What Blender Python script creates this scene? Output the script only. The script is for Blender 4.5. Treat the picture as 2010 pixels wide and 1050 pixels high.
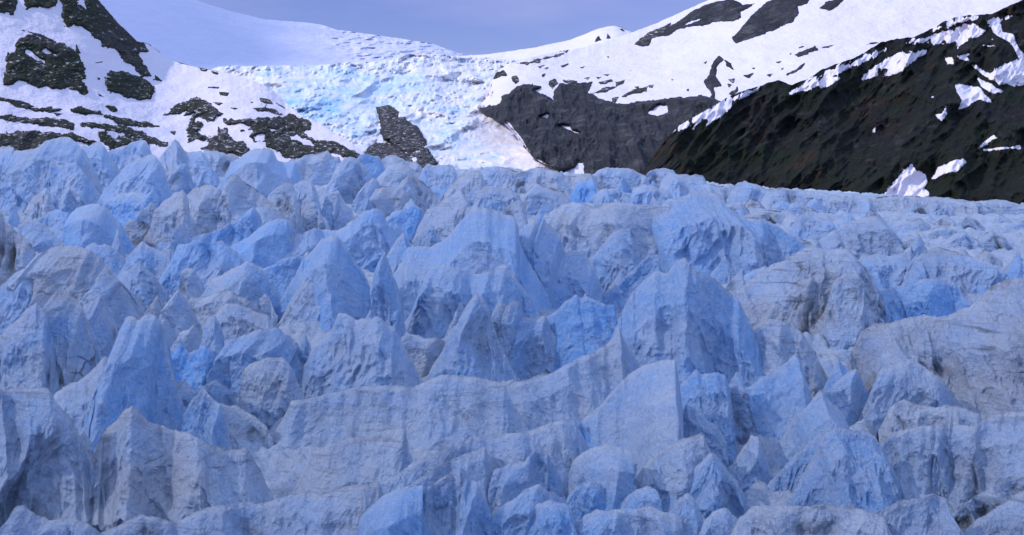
import bpy, math, random
import numpy as np
from math import radians as R
random.seed(7)
sc = bpy.context.scene
for o in list(bpy.data.objects): bpy.data.objects.remove(o)
COL = sc.collection

# ------------------------------------------------------------------ camera
CAMZ = 60.0; F = 2761.0; EYE = 330.0                 # metres, focal length in photo pixels, eye-level row
PITCH = math.atan((525 - EYE) / F)
cam = bpy.data.objects.new('camera', bpy.data.cameras.new('camera')); COL.objects.link(cam)
cam.location = (0, 0, CAMZ); cam.rotation_euler = (math.pi/2 - PITCH, 0, 0)
cam.data.sensor_width = 36; cam.data.lens = 36*F/2010
cam.data.clip_start = 1; cam.data.clip_end = 60000
sc.camera = cam
sc.render.resolution_x = 1024; sc.render.resolution_y = 535

# ------------------------------------------------------------------ light
SUN_EL, SUN_AZ = 36.0, -108.0                         # azimuth measured from +Y (view direction) to the right; negative = left
SDIR = np.array([math.sin(R(SUN_AZ))*math.cos(R(SUN_EL)), math.cos(R(SUN_AZ))*math.cos(R(SUN_EL)), math.sin(R(SUN_EL))])
sun = bpy.data.objects.new('sun', bpy.data.lights.new('sun', 'SUN')); COL.objects.link(sun)
sun.data.energy = 2.3; sun.data.angle = R(0.6); sun.data.color = (1.0, 0.91, 0.92)
sun.rotation_euler = (R(90 - SUN_EL), 0, R(180 - SUN_AZ) )
w = bpy.data.worlds.new('World'); sc.world = w; w.use_nodes = True
nt = w.node_tree; nt.nodes.clear()
sky = nt.nodes.new('ShaderNodeTexSky'); sky.sky_type = 'NISHITA'; sky.sun_disc = False
sky.sun_elevation = R(SUN_EL); sky.sun_rotation = R(SUN_AZ)
sky.altitude = 900; sky.air_density = 1.0; sky.dust_density = 0.3; sky.ozone_density = 3.0
tc = nt.nodes.new('ShaderNodeTexCoord'); mp = nt.nodes.new('ShaderNodeMapping'); mp.inputs['Scale'].default_value = (3, 3, 16)
nz = nt.nodes.new('ShaderNodeTexNoise'); nz.inputs['Scale'].default_value = 1.3; nz.inputs['Detail'].default_value = 5
rp = nt.nodes.new('ShaderNodeMapRange'); rp.inputs[1].default_value = 0.42; rp.inputs[2].default_value = 0.75; rp.inputs[3].default_value = 0; rp.inputs[4].default_value = 0.45
tint = nt.nodes.new('ShaderNodeMix'); tint.data_type = 'RGBA'; tint.blend_type = 'MULTIPLY'; tint.inputs[0].default_value = 1
tint.inputs[7].default_value = (0.47, 0.44, 0.75, 1)
veil = nt.nodes.new('ShaderNodeMix'); veil.data_type = 'RGBA'; veil.inputs[7].default_value = (3.9, 3.7, 5.9, 1)
bg = nt.nodes.new('ShaderNodeBackground'); bg.inputs['Strength'].default_value = 0.13
out = nt.nodes.new('ShaderNodeOutputWorld')
L = nt.links.new
L(tc.outputs['Generated'], mp.inputs['Vector']); L(mp.outputs[0], nz.inputs['Vector']); L(nz.outputs['Fac'], rp.inputs[0])
L(sky.outputs[0], tint.inputs[6]); L(tint.outputs[2], veil.inputs[6]); L(rp.outputs[0], veil.inputs[0])
# sky overhead brightened, out of view, added to raise ambient light on the ice
sx = nt.nodes.new('ShaderNodeSeparateXYZ'); L(tc.outputs['Generated'], sx.inputs[0])
el = nt.nodes.new('ShaderNodeMapRange'); el.inputs[1].default_value = .16; el.inputs[2].default_value = .5; el.inputs[3].default_value = 0; el.inputs[4].default_value = .8
L(sx.outputs[2], el.inputs[0])
over = nt.nodes.new('ShaderNodeMix'); over.data_type = 'RGBA'; over.inputs[7].default_value = (3.7, 5.0, 8.7, 1)
L(el.outputs[0], over.inputs[0]); L(veil.outputs[2], over.inputs[6]); L(over.outputs[2], bg.inputs[0]); L(bg.outputs[0], out.inputs[0])
sc.view_settings.view_transform = 'Standard'; sc.view_settings.look = 'None'
sc.view_settings.exposure = 0.33; sc.view_settings.gamma = 1; sc.view_settings.use_curve_mapping = False
sc.render.engine = 'CYCLES'
sc.cycles.max_bounces = 6; sc.cycles.diffuse_bounces = 3

# ------------------------------------------------------------------ noise (numpy)
def _h(ix, iy, iz, s):
    h = (ix*374761393 + iy*668265263 + iz*2147483647 + s*974634777) & 0xffffffff
    h = ((h ^ (h >> 13))*1274126177) & 0xffffffff
    h = ((h ^ (h >> 15))*2246822519) & 0xffffffff
    return ((h ^ (h >> 16)) & 0xffff).astype(np.float32)/32767.5 - 1.0
def vn(x, y, z, s=0):
    ix = np.floor(x).astype(np.int64); iy = np.floor(y).astype(np.int64); iz = np.floor(z).astype(np.int64)
    fx = (x-ix).astype(np.float32); fy = (y-iy).astype(np.float32); fz = (z-iz).astype(np.float32)
    u = fx*fx*fx*(fx*(fx*6-15)+10); v = fy*fy*fy*(fy*(fy*6-15)+10); t = fz*fz*fz*(fz*(fz*6-15)+10)
    r = 0
    for a in (0, 1):
        wa = u if a else 1-u
        for b in (0, 1):
            wb = v if b else 1-v
            for c in (0, 1):
                wc = t if c else 1-t
                r = r + wa*wb*wc*_h(ix+a, iy+b, iz+c, s)
    return r
def rot(x, y, z):
    return 0.80*x+0.36*y-0.48*z, -0.60*x+0.48*y-0.64*z, 0.80*y+0.60*z
def tilt(x, y, z):
    x, y, z = rot(x, y, z); return rot(y, z, x)
def fbm(x, y, z, o=4, s=0, g=0.5):
    x, y, z = tilt(x, y, z)
    r = 0; a = 1.0; n = 0
    for k in range(o):
        r = r + a*vn(x, y, z, s+k); n += a; a *= g
        x, y, z = rot(x*2.03+3.1, y*2.03+1.7, z*2.03+5.3)
    return r/n
def ridge(x, y, z, o=3, s=0, g=0.5):                 # sharp ridges outward, smooth hollows between; about -1..1
    x, y, z = tilt(x, y, z)
    r = 0; a = 1.0; n = 0
    for k in range(o):
        q = 1-np.abs(vn(x, y, z, s+k))*1.6
        r = r + a*q; n += a; a *= g
        x, y, z = rot(x*2.1+3.1, y*2.1+1.7, z*2.1+5.3)
    return r/n
def sst(a, b, x):
    t = np.clip((x-a)/(b-a), 0, 1); return t*t*(3-2*t)

# ------------------------------------------------------------------ picture point -> place
cp, sp_ = math.cos(PITCH), math.sin(PITCH)
def ray(px, py):                                     # direction per metre of ground distance Y
    a = (np.asarray(px, float)-1005)/F; b = (525-np.asarray(py, float))/F
    dy = cp + b*sp_; dz = -sp_ + b*cp
    return a/dy, dz/dy
def at(px, py, Y):
    rx, rz = ray(px, py)
    return np.stack([rx*Y, Y+0*rx, CAMZ+rz*Y], -1)
def gz(x, Y):                                        # mean height of the glacier
    k = 0.047 - np.where(x > 0, 5.4e-5, 1.5e-5)*np.clip(x, -900, 620)
    z = (Y-230)*k
    return z - np.clip(Y-1480, 0, None)**2*0.0009
def ydepth(px, py):                                  # distance at which a row of the photo meets the glacier
    px = np.asarray(px, float); py = np.asarray(py, float)
    rx, rz = ray(px, py)
    lo = np.full(np.broadcast(px, py).shape, 120.0); hi = np.full_like(lo, 1500.0)
    for _ in range(40):
        m = (lo+hi)/2
        below = CAMZ+rz*m > gz(rx*m, m)
        lo = np.where(below, m, lo); hi = np.where(below, hi, m)
    return (lo+hi)/2

# ------------------------------------------------------------------ mesh helpers
def grid_mesh(name, P, mat, attrs=None, keep=None, origin=None, flip=False, smooth=True):
    """P: (n, m, 3) points; keep: (n-1, m-1) mask of quads"""
    n, m, _ = P.shape
    V = P.reshape(-1, 3).astype(np.float64)
    idx = np.arange(n*m).reshape(n, m)
    q = np.stack([idx[:-1, :-1], idx[:-1, 1:], idx[1:, 1:], idx[1:, :-1]], -1)
    q = q[keep] if keep is not None else q.reshape(-1, 4)
    if flip: q = q[:, ::-1]
    used = np.zeros(n*m, bool); used[q.ravel()] = True
    mp_ = np.cumsum(used)-1
    q = mp_[q]; V = V[used]
    if origin is None: origin = np.zeros(3)
    V = V-origin
    me = bpy.data.meshes.new(name)
    me.vertices.add(len(V)); me.vertices.foreach_set('co', V.astype(np.float32).ravel())
    me.loops.add(q.size); me.loops.foreach_set('vertex_index', q.astype(np.int32).ravel())
    me.polygons.add(len(q)); me.polygons.foreach_set('loop_start', np.arange(0, q.size, 4, dtype=np.int32))
    me.polygons.foreach_set('loop_total', np.full(len(q), 4, np.int32))
    me.polygons.foreach_set('use_smooth', np.full(len(q), smooth))
    me.update(calc_edges=True); me.validate()
    for k, A in (attrs or {}).items():
        at_ = me.attributes.new(k, 'FLOAT', 'POINT'); at_.data.foreach_set('value', A.reshape(-1)[used].astype(np.float32))
    me.materials.append(mat)
    o = bpy.data.objects.new(name, me); o.location = origin; COL.objects.link(o)
    return o
def tag(o, label=None, cat=None, group=None, kind=None):
    if label: o['label'] = label
    if cat: o['category'] = cat
    if group: o['group'] = group
    if kind: o['kind'] = kind
    return o

# ------------------------------------------------------------------ materials
class NT:
    def __init__(s, name):
        s.m = bpy.data.materials.new(name); s.m.use_nodes = True; s.t = s.m.node_tree; s.t.nodes.clear()
        s.out = s.t.nodes.new('ShaderNodeOutputMaterial'); s.p = s.t.nodes.new('ShaderNodeBsdfPrincipled')
        s.t.links.new(s.p.outputs[0], s.out.inputs[0])
        s.pos = s.t.nodes.new('ShaderNodeNewGeometry')
    def l(s, a, b): s.t.links.new(a, b)
    def put(s, sock, v):
        if isinstance(v, bpy.types.NodeSocket): s.l(v, sock)
        else: sock.default_value = v
    def map(s, scale, rz=0, ry=0):
        n = s.t.nodes.new('ShaderNodeMapping'); n.inputs['Scale'].default_value = scale; n.inputs['Rotation'].default_value = (0, R(ry), R(rz))
        s.l(s.pos.outputs['Position'], n.inputs[0]); return n.outputs[0]
    def noise(s, scale, detail=4, rough=.55, vec=None, dist=0):
        n = s.t.nodes.new('ShaderNodeTexNoise'); n.inputs['Scale'].default_value = scale; n.inputs['Detail'].default_value = detail
        n.inputs['Roughness'].default_value = rough; n.inputs['Distortion'].default_value = dist
        s.l(vec or s.pos.outputs['Position'], n.inputs['Vector']); return n.outputs['Fac']
    def vor(s, scale, vec=None):
        n = s.t.nodes.new('ShaderNodeTexVoronoi'); n.feature = 'DISTANCE_TO_EDGE'; n.inputs['Scale'].default_value = scale
        s.l(vec or s.pos.outputs['Position'], n.inputs['Vector']); return n.outputs['Distance']
    def attr(s, name):
        n = s.t.nodes.new('ShaderNodeAttribute'); n.attribute_name = name; return n.outputs['Fac']
    def rng(s, v, a, b, c=0, d=1, smooth=False):
        n = s.t.nodes.new('ShaderNodeMapRange'); n.clamp = True
        if smooth: n.interpolation_type = 'SMOOTHSTEP'
        s.l(v, n.inputs[0]); n.inputs[1].default_value = a; n.inputs[2].default_value = b; n.inputs[3].default_value = c; n.inputs[4].default_value = d
        return n.outputs[0]
    def math(s, op, a, b=None, c=None, clamp=False):
        n = s.t.nodes.new('ShaderNodeMath'); n.operation = op; n.use_clamp = clamp
        s.put(n.inputs[0], a)
        if b is not None: s.put(n.inputs[1], b)
        if c is not None: s.put(n.inputs[2], c)
        return n.outputs[0]
    def mix(s, f, a, b):
        n = s.t.nodes.new('ShaderNodeMix'); n.data_type = 'RGBA'
        s.put(n.inputs[0], f)
        for k, v in ((6, a), (7, b)):
            if isinstance(v, bpy.types.NodeSocket): s.l(v, n.inputs[k])
            else: n.inputs[k].default_value = (*v, 1)
        return n.outputs[2]
    def warp(s, amt, scale):                          # position pushed about by coloured noise
        n = s.t.nodes.new('ShaderNodeTexNoise'); n.inputs['Scale'].default_value = scale; n.inputs['Detail'].default_value = 3
        s.l(s.pos.outputs['Position'], n.inputs['Vector'])
        m = s.t.nodes.new('ShaderNodeVectorMath'); m.operation = 'MULTIPLY_ADD'
        s.l(n.outputs['Color'], m.inputs[0]); m.inputs[1].default_value = (amt,)*3; s.l(s.pos.outputs['Position'], m.inputs[2])
        return m.outputs[0]
    def nz(s):
        n = s.t.nodes.new('ShaderNodeSeparateXYZ'); s.l(s.pos.outputs['True Normal'], n.inputs[0]); return n.outputs[2]
    def bump(s, hs, dist=1.0):
        prev = None
        for h, st, d in hs:
            b = s.t.nodes.new('ShaderNodeBump'); b.inputs['Strength'].default_value = st; b.inputs['Distance'].default_value = d
            s.l(h, b.inputs['Height'])
            if prev is not None: s.l(prev, b.inputs['Normal'])
            prev = b.outputs[0]
        s.l(prev, s.p.inputs['Normal'])
    def fin(s, col, rough=.6, spec=.3):
        s.put(s.p.inputs['Base Color'], col); s.put(s.p.inputs['Roughness'], rough)
        s.p.inputs['Specular IOR Level'].default_value = spec
        return s.m

def ice_mat():
    n = NT('glacier_ice')
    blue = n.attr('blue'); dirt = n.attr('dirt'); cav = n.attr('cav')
    big = n.noise(.035, 3); mid = n.noise(.16, 5, .6); fine = n.noise(.9, 6, .65)
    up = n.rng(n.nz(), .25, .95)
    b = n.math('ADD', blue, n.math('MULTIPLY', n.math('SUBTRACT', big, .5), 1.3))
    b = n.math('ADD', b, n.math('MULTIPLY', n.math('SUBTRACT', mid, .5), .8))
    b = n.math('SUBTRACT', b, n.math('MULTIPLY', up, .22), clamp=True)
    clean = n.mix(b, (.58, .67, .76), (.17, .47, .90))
    clean = n.mix(n.rng(fine, .40, .62, 0, .35), clean, (.68, .75, .84))
    # silt: in hollows, on ledges, in thin seams
    wv = n.warp(7, .12)
    mp1 = n.t.nodes.new('ShaderNodeMapping'); mp1.inputs['Scale'].default_value = (.07, .07, .16); mp1.inputs['Rotation'].default_value = (.2, .5, .4); n.l(wv, mp1.inputs[0])
    seam = n.rng(n.vor(1.0, mp1.outputs[0]), .0, .035, .75, 0)
    seam = n.math('MULTIPLY', seam, n.rng(n.noise(.09, 4, .6), .56, .66))
    strat = n.noise(1.0, 5, .65, n.map((.05, .05, .75), ry=14), 1.2)
    strat = n.math('MULTIPLY', n.rng(strat, .54, .64), n.rng(n.noise(.06, 3), .40, .58))
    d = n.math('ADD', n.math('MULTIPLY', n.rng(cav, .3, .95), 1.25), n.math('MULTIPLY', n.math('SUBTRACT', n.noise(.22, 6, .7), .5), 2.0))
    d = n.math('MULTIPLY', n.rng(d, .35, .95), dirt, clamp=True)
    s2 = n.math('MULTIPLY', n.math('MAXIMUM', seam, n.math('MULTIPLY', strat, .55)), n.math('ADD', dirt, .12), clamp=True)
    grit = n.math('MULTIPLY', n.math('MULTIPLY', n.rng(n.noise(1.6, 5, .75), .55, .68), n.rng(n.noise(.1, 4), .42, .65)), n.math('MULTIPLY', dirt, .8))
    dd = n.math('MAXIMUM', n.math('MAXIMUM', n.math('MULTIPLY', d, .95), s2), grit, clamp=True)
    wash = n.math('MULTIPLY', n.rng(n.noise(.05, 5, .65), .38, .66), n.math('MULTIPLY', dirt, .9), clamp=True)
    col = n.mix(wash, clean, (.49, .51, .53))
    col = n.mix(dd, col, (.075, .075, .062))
    col = n.mix(n.math('MULTIPLY', n.rng(n.noise(2.2, 5, .8), .45, .7), .20), col, (.16, .26, .48))
    flut = n.noise(1.0, 4, .6, n.map((.75, .75, .12)), .4)
    n.bump([(n.noise(.22, 6, .65), .6, 3.0), (flut, .7, 1.2), (n.noise(1.1, 6, .75), 1.0, .9), (seam, -.4, .6)])
    n.p.inputs['Subsurface Weight'].default_value = 0.0
    return n.fin(col, .5, .35)
ICE = ice_mat()

def snow_mat(name='snow', col=(.74, .70, .76), specks=0.0):
    n = NT(name)
    a = n.noise(.012, 5, .6); r_ = n.noise(1.0, 4, .6, n.map((.02, .05, .09), rz=20), .8)
    c = n.mix(n.rng(a, .35, .7, 0, .5), col, (col[0]*.84, col[1]*.85, col[2]*.9))
    c = n.mix(n.rng(r_, .55, .75, 0, .25), c, (.66, .62, .66))
    n.bump([(n.noise(.009, 5, .6), .5, 30), (n.noise(.02, 5, .6), .3, 10), (n.noise(.12, 5, .6), .25, 1.5), (r_, .3, 2.0)])
    return n.fin(c, .7, .2)
SNOW = snow_mat()
SNOW_SHADED = snow_mat('shaded_dome_snow', (.60, .62, .77))  # dome snow set darker and bluer, its cloud shade put into the colour

def rock_mat(name, c0, c1, c2, green=None, snow=.0, sc_=1.0, flecks=.62):
    n = NT(name)
    a = n.noise(.05*sc_, 6, .7); v = n.noise(1.0, 6, .7, n.map((.09*sc_, .09*sc_, .025*sc_), ry=12), .6); f = n.noise(.35*sc_, 6, .75)
    c = n.mix(n.rng(a, .3, .7), c0, c1)
    c = n.mix(n.rng(v, .52, .72), c, c2)
    c = n.mix(n.rng(f, .48, .75, 0, .6), c, tuple(q*.35 for q in c0))
    if green:
        g = n.noise(.014*sc_, 5, .65)
        c = n.mix(n.rng(g, .42, .6, 0, .9), c, green[0])
        g2 = n.noise(.03*sc_, 5, .7, n.map((1, 1, .4), ry=35))
        c = n.mix(n.rng(g2, .56, .72, 0, .75), c, green[1])
    if snow:
        s = n.math('ADD', n.math('MULTIPLY', n.rng(n.nz(), .1, .9), .35), n.noise(.2*sc_, 7, .75, n.map((1, 1, 1.2), ry=20)))
        c = n.mix(n.math('MULTIPLY', n.rng(s, flecks, flecks+.05), snow), c, (.72, .70, .76))
    n.bump([(a, .8, 8/sc_), (v, .8, 4/sc_), (f, .8, 1.6/sc_)])
    return n.fin(c, .85, .2)
ROCK_L = rock_mat('rock_dark', (.035, .036, .034), (.07, .07, .062), (.11, .108, .10), ((.03, .038, .018), (.06, .058, .042)), .8, .6, flecks=.895)
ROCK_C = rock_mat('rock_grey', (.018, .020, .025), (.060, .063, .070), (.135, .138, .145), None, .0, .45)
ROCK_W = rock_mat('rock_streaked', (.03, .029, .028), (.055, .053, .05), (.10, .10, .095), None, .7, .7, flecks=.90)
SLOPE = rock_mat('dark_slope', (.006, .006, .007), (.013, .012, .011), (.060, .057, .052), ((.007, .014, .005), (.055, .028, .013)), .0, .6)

def icefall_mat():
    n = NT('icefall_ice')
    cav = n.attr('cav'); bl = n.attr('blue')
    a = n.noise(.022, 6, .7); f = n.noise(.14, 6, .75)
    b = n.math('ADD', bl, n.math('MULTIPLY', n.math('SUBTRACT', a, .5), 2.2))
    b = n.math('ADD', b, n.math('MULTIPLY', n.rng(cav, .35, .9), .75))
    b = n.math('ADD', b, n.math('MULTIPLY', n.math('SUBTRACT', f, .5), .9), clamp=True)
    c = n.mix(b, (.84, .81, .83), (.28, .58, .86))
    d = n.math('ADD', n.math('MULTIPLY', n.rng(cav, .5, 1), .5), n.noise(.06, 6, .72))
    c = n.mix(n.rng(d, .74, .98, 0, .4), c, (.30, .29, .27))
    n.bump([(a, .6, 8), (f, .7, 4), (n.noise(.35, 5, .75), .6, 1.8)])
    return n.fin(c, .6, .3)
FALL = icefall_mat()

# ------------------------------------------------------------------ glacier bed between the pinnacles
def glacier():
    ys = np.exp(np.linspace(math.log(120), math.log(1540), 760))
    t = np.linspace(-1, 1, 720)
    X = t[None, :]*(0.47*ys[:, None]+50); Y = np.broadcast_to(ys[:, None], X.shape).copy()
    z = gz(X, Y)
    wx = X+14*fbm(X/60, Y/60, 0*X, 3, 11); wy = Y+14*fbm(X/60, Y/60, 0*X+9, 3, 12)
    # ridges run across and lean along the flow; amplitude dies to the far right where the ice is smoother
    k = 1-.25*sst(.05, .4, X/Y)*sst(500, 900, Y)
    r1 = ridge(wx/38+wy/90, wy/30-wx/70, 0*X, 3, 3)
    r2 = ridge(wx/13, wy/11, 0*X, 3, 31)
    r3 = fbm(X/4, Y/4, 0*X, 4, 51)
    h = k*(7.5*r1+4.2*r2+1.6*r3)+.8*ridge(X/2.2, Y/2.2, 0*X, 2, 91)
    z = z+h-9.0*k
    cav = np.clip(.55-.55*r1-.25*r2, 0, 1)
    big = fbm(X/150, Y/150, 0*X, 3, 71)
    P = np.stack([X, Y, z], -1)
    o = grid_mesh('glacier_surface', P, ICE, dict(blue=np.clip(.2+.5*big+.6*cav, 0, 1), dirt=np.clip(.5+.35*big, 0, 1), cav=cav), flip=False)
    tag(o, kind='structure')
glacier()

# ------------------------------------------------------------------ mountains: sheets standing at their own distance
VIEWS = {'A': (0, 260, 2.871), 'B': (650, 290, 2.871), 'C': (1310, 330, 2.871), 'D': (0, 550, 2.1), 'E': (600, 550, 2.1), 'F': (1200, 550, 2.1),
         'M': (0, 0, 2.869), 'N': (600, 0, 2.869), 'O': (1310, 0, 2.561), 'P': (0, 0, 1)}
def pts(view, s):
    x0, y0, k = VIEWS[view]
    a = np.array([[float(v) for v in p.split(',')] for p in s.split()])
    return np.stack([x0+a[:, 0]/k, y0+a[:, 1]/k], -1)

class Sheet:
    """hillside: the crest row of every column, and the distances of its foot and of its crest"""
    def __init__(s, crest, foot_y, d0, d1, power=1.0, amp=20, scale=120, seed=1, jag=1.0, ridged=0.5, shear=0.0, tall=1.0):
        s.sh = shear; s.tall = tall
        s.c = crest; s.f = foot_y; s.d0 = d0; s.d1 = d1; s.p = power; s.amp = amp; s.sc = scale; s.seed = seed; s.jag = jag; s.rd = ridged
        s.gx = np.arange(crest[0, 0], crest[-1, 0]+1, 1.0); g = np.interp(s.gx, crest[:, 0], crest[:, 1])
        def sm(v, w):
            k = np.hanning(2*w+3)[1:-1]; k /= k.sum(); return np.convolve(np.pad(v, w, 'reflect', reflect_type='odd'), k, 'valid')
        s.g1 = sm(g, 3); s.g2 = sm(g, 70)
    def top(s, x):
        return np.interp(x, s.gx, s.g1)
    def jagged(s, x): return s.jag*2.4*fbm(x/9, 0*x, 0*x, 4, s.seed+90)
    def f_(s, v, x): return np.interp(x, [q[0] for q in v], [q[1] for q in v])
    def depth(s, x, y, relief=True):
        tp = np.interp(x, s.gx, s.g2); t = np.clip((s.f-y)/(s.f-tp), 0, 1.4)
        d = s.f_(s.d0, x)+(s.f_(s.d1, x)-s.f_(s.d0, x))*t**s.p
        if relief:
            q = at(x, y, d); q = np.stack([q[..., 0]+s.sh*q[..., 2], q[..., 1], q[..., 2]/s.tall], -1)
            n = (1-s.rd)*fbm(q[..., 0]/s.sc, .35*q[..., 1]/s.sc, q[..., 2]/s.sc, 5, s.seed) - s.rd*ridge(q[..., 0]/s.sc, .35*q[..., 1]/s.sc, q[..., 2]/s.sc, 5, s.seed+5)
            d = d+s.amp*n
        return d
    def build(s, name, x0, x1, step, mat, rows=None, extra=None, attrs=None):
        xs = np.arange(x0, x1+step, step); tp = s.top(xs)
        nr = rows or int((s.f-tp.min())/step)+2
        t = np.linspace(0, 1, nr)[:, None]
        X = np.broadcast_to(xs, (nr, len(xs))).copy(); Yp = s.f+(tp[None, :]-s.f)*t
        D = s.depth(X, Yp); Yp = Yp+s.jagged(xs)[None, :]*sst(.85, 1, t)
        ex = extra(X, Yp, D) if extra else 0*D
        P = at(X, Yp, D+ex)
        # the far side, falling away behind the crest
        back = []
        for k, (dy, dz) in enumerate(((25, -1), (120, -18), (500, -160), (1100, -500))):
            q = P[-1].copy(); q[:, 1] += dy; q[:, 2] += dz; q[:, 0] *= (q[:, 1]/(q[:, 1]-dy)); back.append(q)
        P = np.concatenate([P, np.array(back)], 0)
        A = {}
        for kk, fn in (attrs or {}).items():
            v = fn(X, Yp, D); A[kk] = np.concatenate([v]+[v[-1:]]*4, 0)
        o = grid_mesh(name, P, mat, A); tag(o, kind='structure'); return o

def poly_sd(px, py, poly):
    """signed distance in photo pixels, positive inside"""
    d = np.full(px.shape, 1e9); ins = np.zeros(px.shape, bool)
    n = len(poly)
    for i in range(n):
        ax, ay = poly[i]; bx, by = poly[(i+1) % n]
        ex, ey = bx-ax, by-ay; L2 = ex*ex+ey*ey+1e-9
        t = np.clip(((px-ax)*ex+(py-ay)*ey)/L2, 0, 1)
        d = np.minimum(d, np.hypot(px-ax-t*ex, py-ay-t*ey))
        c = (ay > py) != (by > py)
        xi = ax+(py-ay)/(ey if abs(ey) > 1e-9 else 1e-9)*ex
        ins ^= c & (px < xi)
    return np.where(ins, d, -d)

def patch(name, label, cat, sheet, view, outline, mat, holes=(), amp=6, rag=1.0, scale=18, lift=2.0, group=None, step=1.6, inset=0.0, stretch=1.0, ysq=.3):
    """rock standing out of the snow (or snow lying on the rock): thick, following the hillside, its edge sinking into it"""
    poly = pts(view, outline); m = 7
    x0, y0 = poly.min(0)-m; x1, y1 = poly.max(0)+m
    X, Yp = np.meshgrid(np.arange(x0, x1, step), np.arange(y0, y1, step))
    sd = poly_sd(X, Yp, poly)
    for h in holes: sd = np.minimum(sd, -poly_sd(X, Yp, pts(view, h)))
    D = sheet.depth(X, Yp)
    q = at(X, Yp, D)
    rg = (fbm(q[..., 0]/26, .3*q[..., 1]/26, q[..., 2]/26, 3, 300)*5.0+fbm(q[..., 0]/7, .3*q[..., 1]/7, q[..., 2]/7, 4, 310, .7)*6.0)*rag
    e = sd+rg                                        # ragged distance to the edge, photo pixels
    px_m = D/F
    off = np.where(e > 0, 3*(1-np.exp(-e/3)), e)*px_m*lift
    rough = ridge(q[..., 0]/scale, ysq*q[..., 1]/scale, q[..., 2]/(scale*stretch), 5, 400, .6)*amp
    off = off+np.where(e > 0, np.clip(e/5, 0, 1), 0)*(rough-amp*.1)
    off = np.where(e > 0, np.maximum(off, 1.2*np.clip(e/2, 0, 1)*px_m*min(lift, 1.5)), off)
    P = at(X, Yp, D-off)
    kv = (e > -4.5) & (Yp > sheet.top(X)-1.5)
    keep = kv[:-1, :-1] & kv[1:, :-1] & kv[:-1, 1:] & kv[1:, 1:]
    if keep.sum() < 3: return None
    cx, cy = poly.mean(0); org = at(np.array(cx), np.array(min(poly[:, 1].max(), sheet.f)), sheet.depth(np.array([cx]), np.array([cy]))[0])
    o = grid_mesh(name, P, mat, None, keep, origin=org, flip=True)
    # vertices run down the picture here, so the winding is flipped
    return tag(o, label, cat, group)

# --- the snow dome far behind on the left
S_back = Sheet(pts('P', '-400,-160 0,-110 200,-50 385,-2 395,4 450,21 520,38 600,44 630,48 660,58 720,66 790,76 850,86 900,104 960,112 1010,116 1120,122'), 200,
               [(-400, 3300), (1200, 3300)], [(-400, 5200), (1200, 4600)], 1.1, 22, 420, 21, .25, .2)
S_back.build('snow_dome', -400, 1120, 2.4, SNOW_SHADED, extra=lambda X, Y, D: (lambda q: -(ridge(q[..., 0]/70, q[..., 1]/260, q[..., 2]/34, 4, 63, .62)*60+fbm(q[..., 0]/22, q[..., 1]/90, q[..., 2]/12, 3, 64)*26)*sst(560, 760, X+.6*(110-Y)))(at(X, Y, D)))
# --- far peak above the saddle
S_peak = Sheet(pts('P', '780,130 880,112 960,106 1050,93 1120,78 1170,58 1190,52 1205,50 1215,53 1240,63 1290,80 1360,100 1420,140'), 210,
               [(700, 3300), (1500, 3100)], [(700, 4300), (1205, 3900), (1500, 3900)], 1.0, 25, 300, 33, .3, .4)
S_peak.build('far_peak', 780, 1420, 4, SNOW)
# --- icefall
S_fall = Sheet(pts('P', '330,150 400,137 430,131 470,128 520,130 560,127 600,130 640,127 680,122 720,122 760,118 800,108 850,104 900,112 950,114 1000,116 1060,122 1130,140 1200,170'), 352,
               [(300, 1900), (1300, 1800)], [(300, 2700), (700, 2900), (1000, 3050), (1300, 2900)], 1.0, 10, 300, 41, 1.2, .3)
def fall_extra(X, Yp, D):
    q = at(X, Yp, D)
    t = sst(352, 120, Yp)
    a = 1-.55*sst(.0, 1.0, -poly_sd(X, Yp, pts('P', '700,170 760,180 830,260 880,330 760,340 730,240'))/60*-1)
    am = .35+.9*sst(-.25, .35, fbm(q[..., 0]/170, q[..., 1]/500, q[..., 2]/120, 2, 68))
    wx = 18*fbm(q[..., 0]/50, q[..., 1]/120, q[..., 2]/50, 3, 65); wz = 18*fbm(q[..., 0]/50, q[..., 1]/120, q[..., 2]/50, 3, 66)
    r = ridge((q[..., 0]+wx)/30, q[..., 1]/150, (q[..., 2]+wz)/34, 4, 61, .62)
    r2 = fbm((q[..., 0]+wz)/9, q[..., 1]/45, (q[..., 2]+wx)/11, 4, 71, .65)
    r0 = ridge((q[..., 0]+2*wx)/95, q[..., 1]/320, (q[..., 2]+wz)/120, 3, 64, .5)
    return -(r*32+r2*16)*am*(.75+.4*t)-r0*70
def fall_cav(X, Yp, D):
    q = at(X, Yp, D)
    return np.clip(.6-.7*ridge(q[..., 0]/46, q[..., 1]/150, q[..., 2]/34, 4, 61, .6), 0, 1)
def fall_blue(X, Yp, D):
    b = .05+.5*np.exp(-((X-640)/110)**2-((Yp-200)/60)**2)+.35*np.exp(-((X-780)/70)**2-((Yp-165)/40)**2)+.25*np.exp(-((X-900)/60)**2-((Yp-265)/50)**2)
    return np.clip(b, 0, 1)
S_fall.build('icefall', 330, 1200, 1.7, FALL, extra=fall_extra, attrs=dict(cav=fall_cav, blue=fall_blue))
# --- left mountain
S_left = Sheet(pts('P', '-700,-420 -200,-210 0,-120 150,-35 195,2 232,45 270,82 292,86 332,118 390,133 430,141 470,150 510,163 540,180 565,205 590,226 625,240 660,262 700,288 730,318 760,345'), 372,
               [(-700, 1500), (0, 1620), (400, 1750), (760, 1850)], [(-700, 2000), (0, 2050), (300, 2120), (560, 2050), (760, 1900)], 1.0, 20, 190, 51, .7, .45)
S_left.build('mountain_left', -700, 755, 2.2, SNOW)
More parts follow.
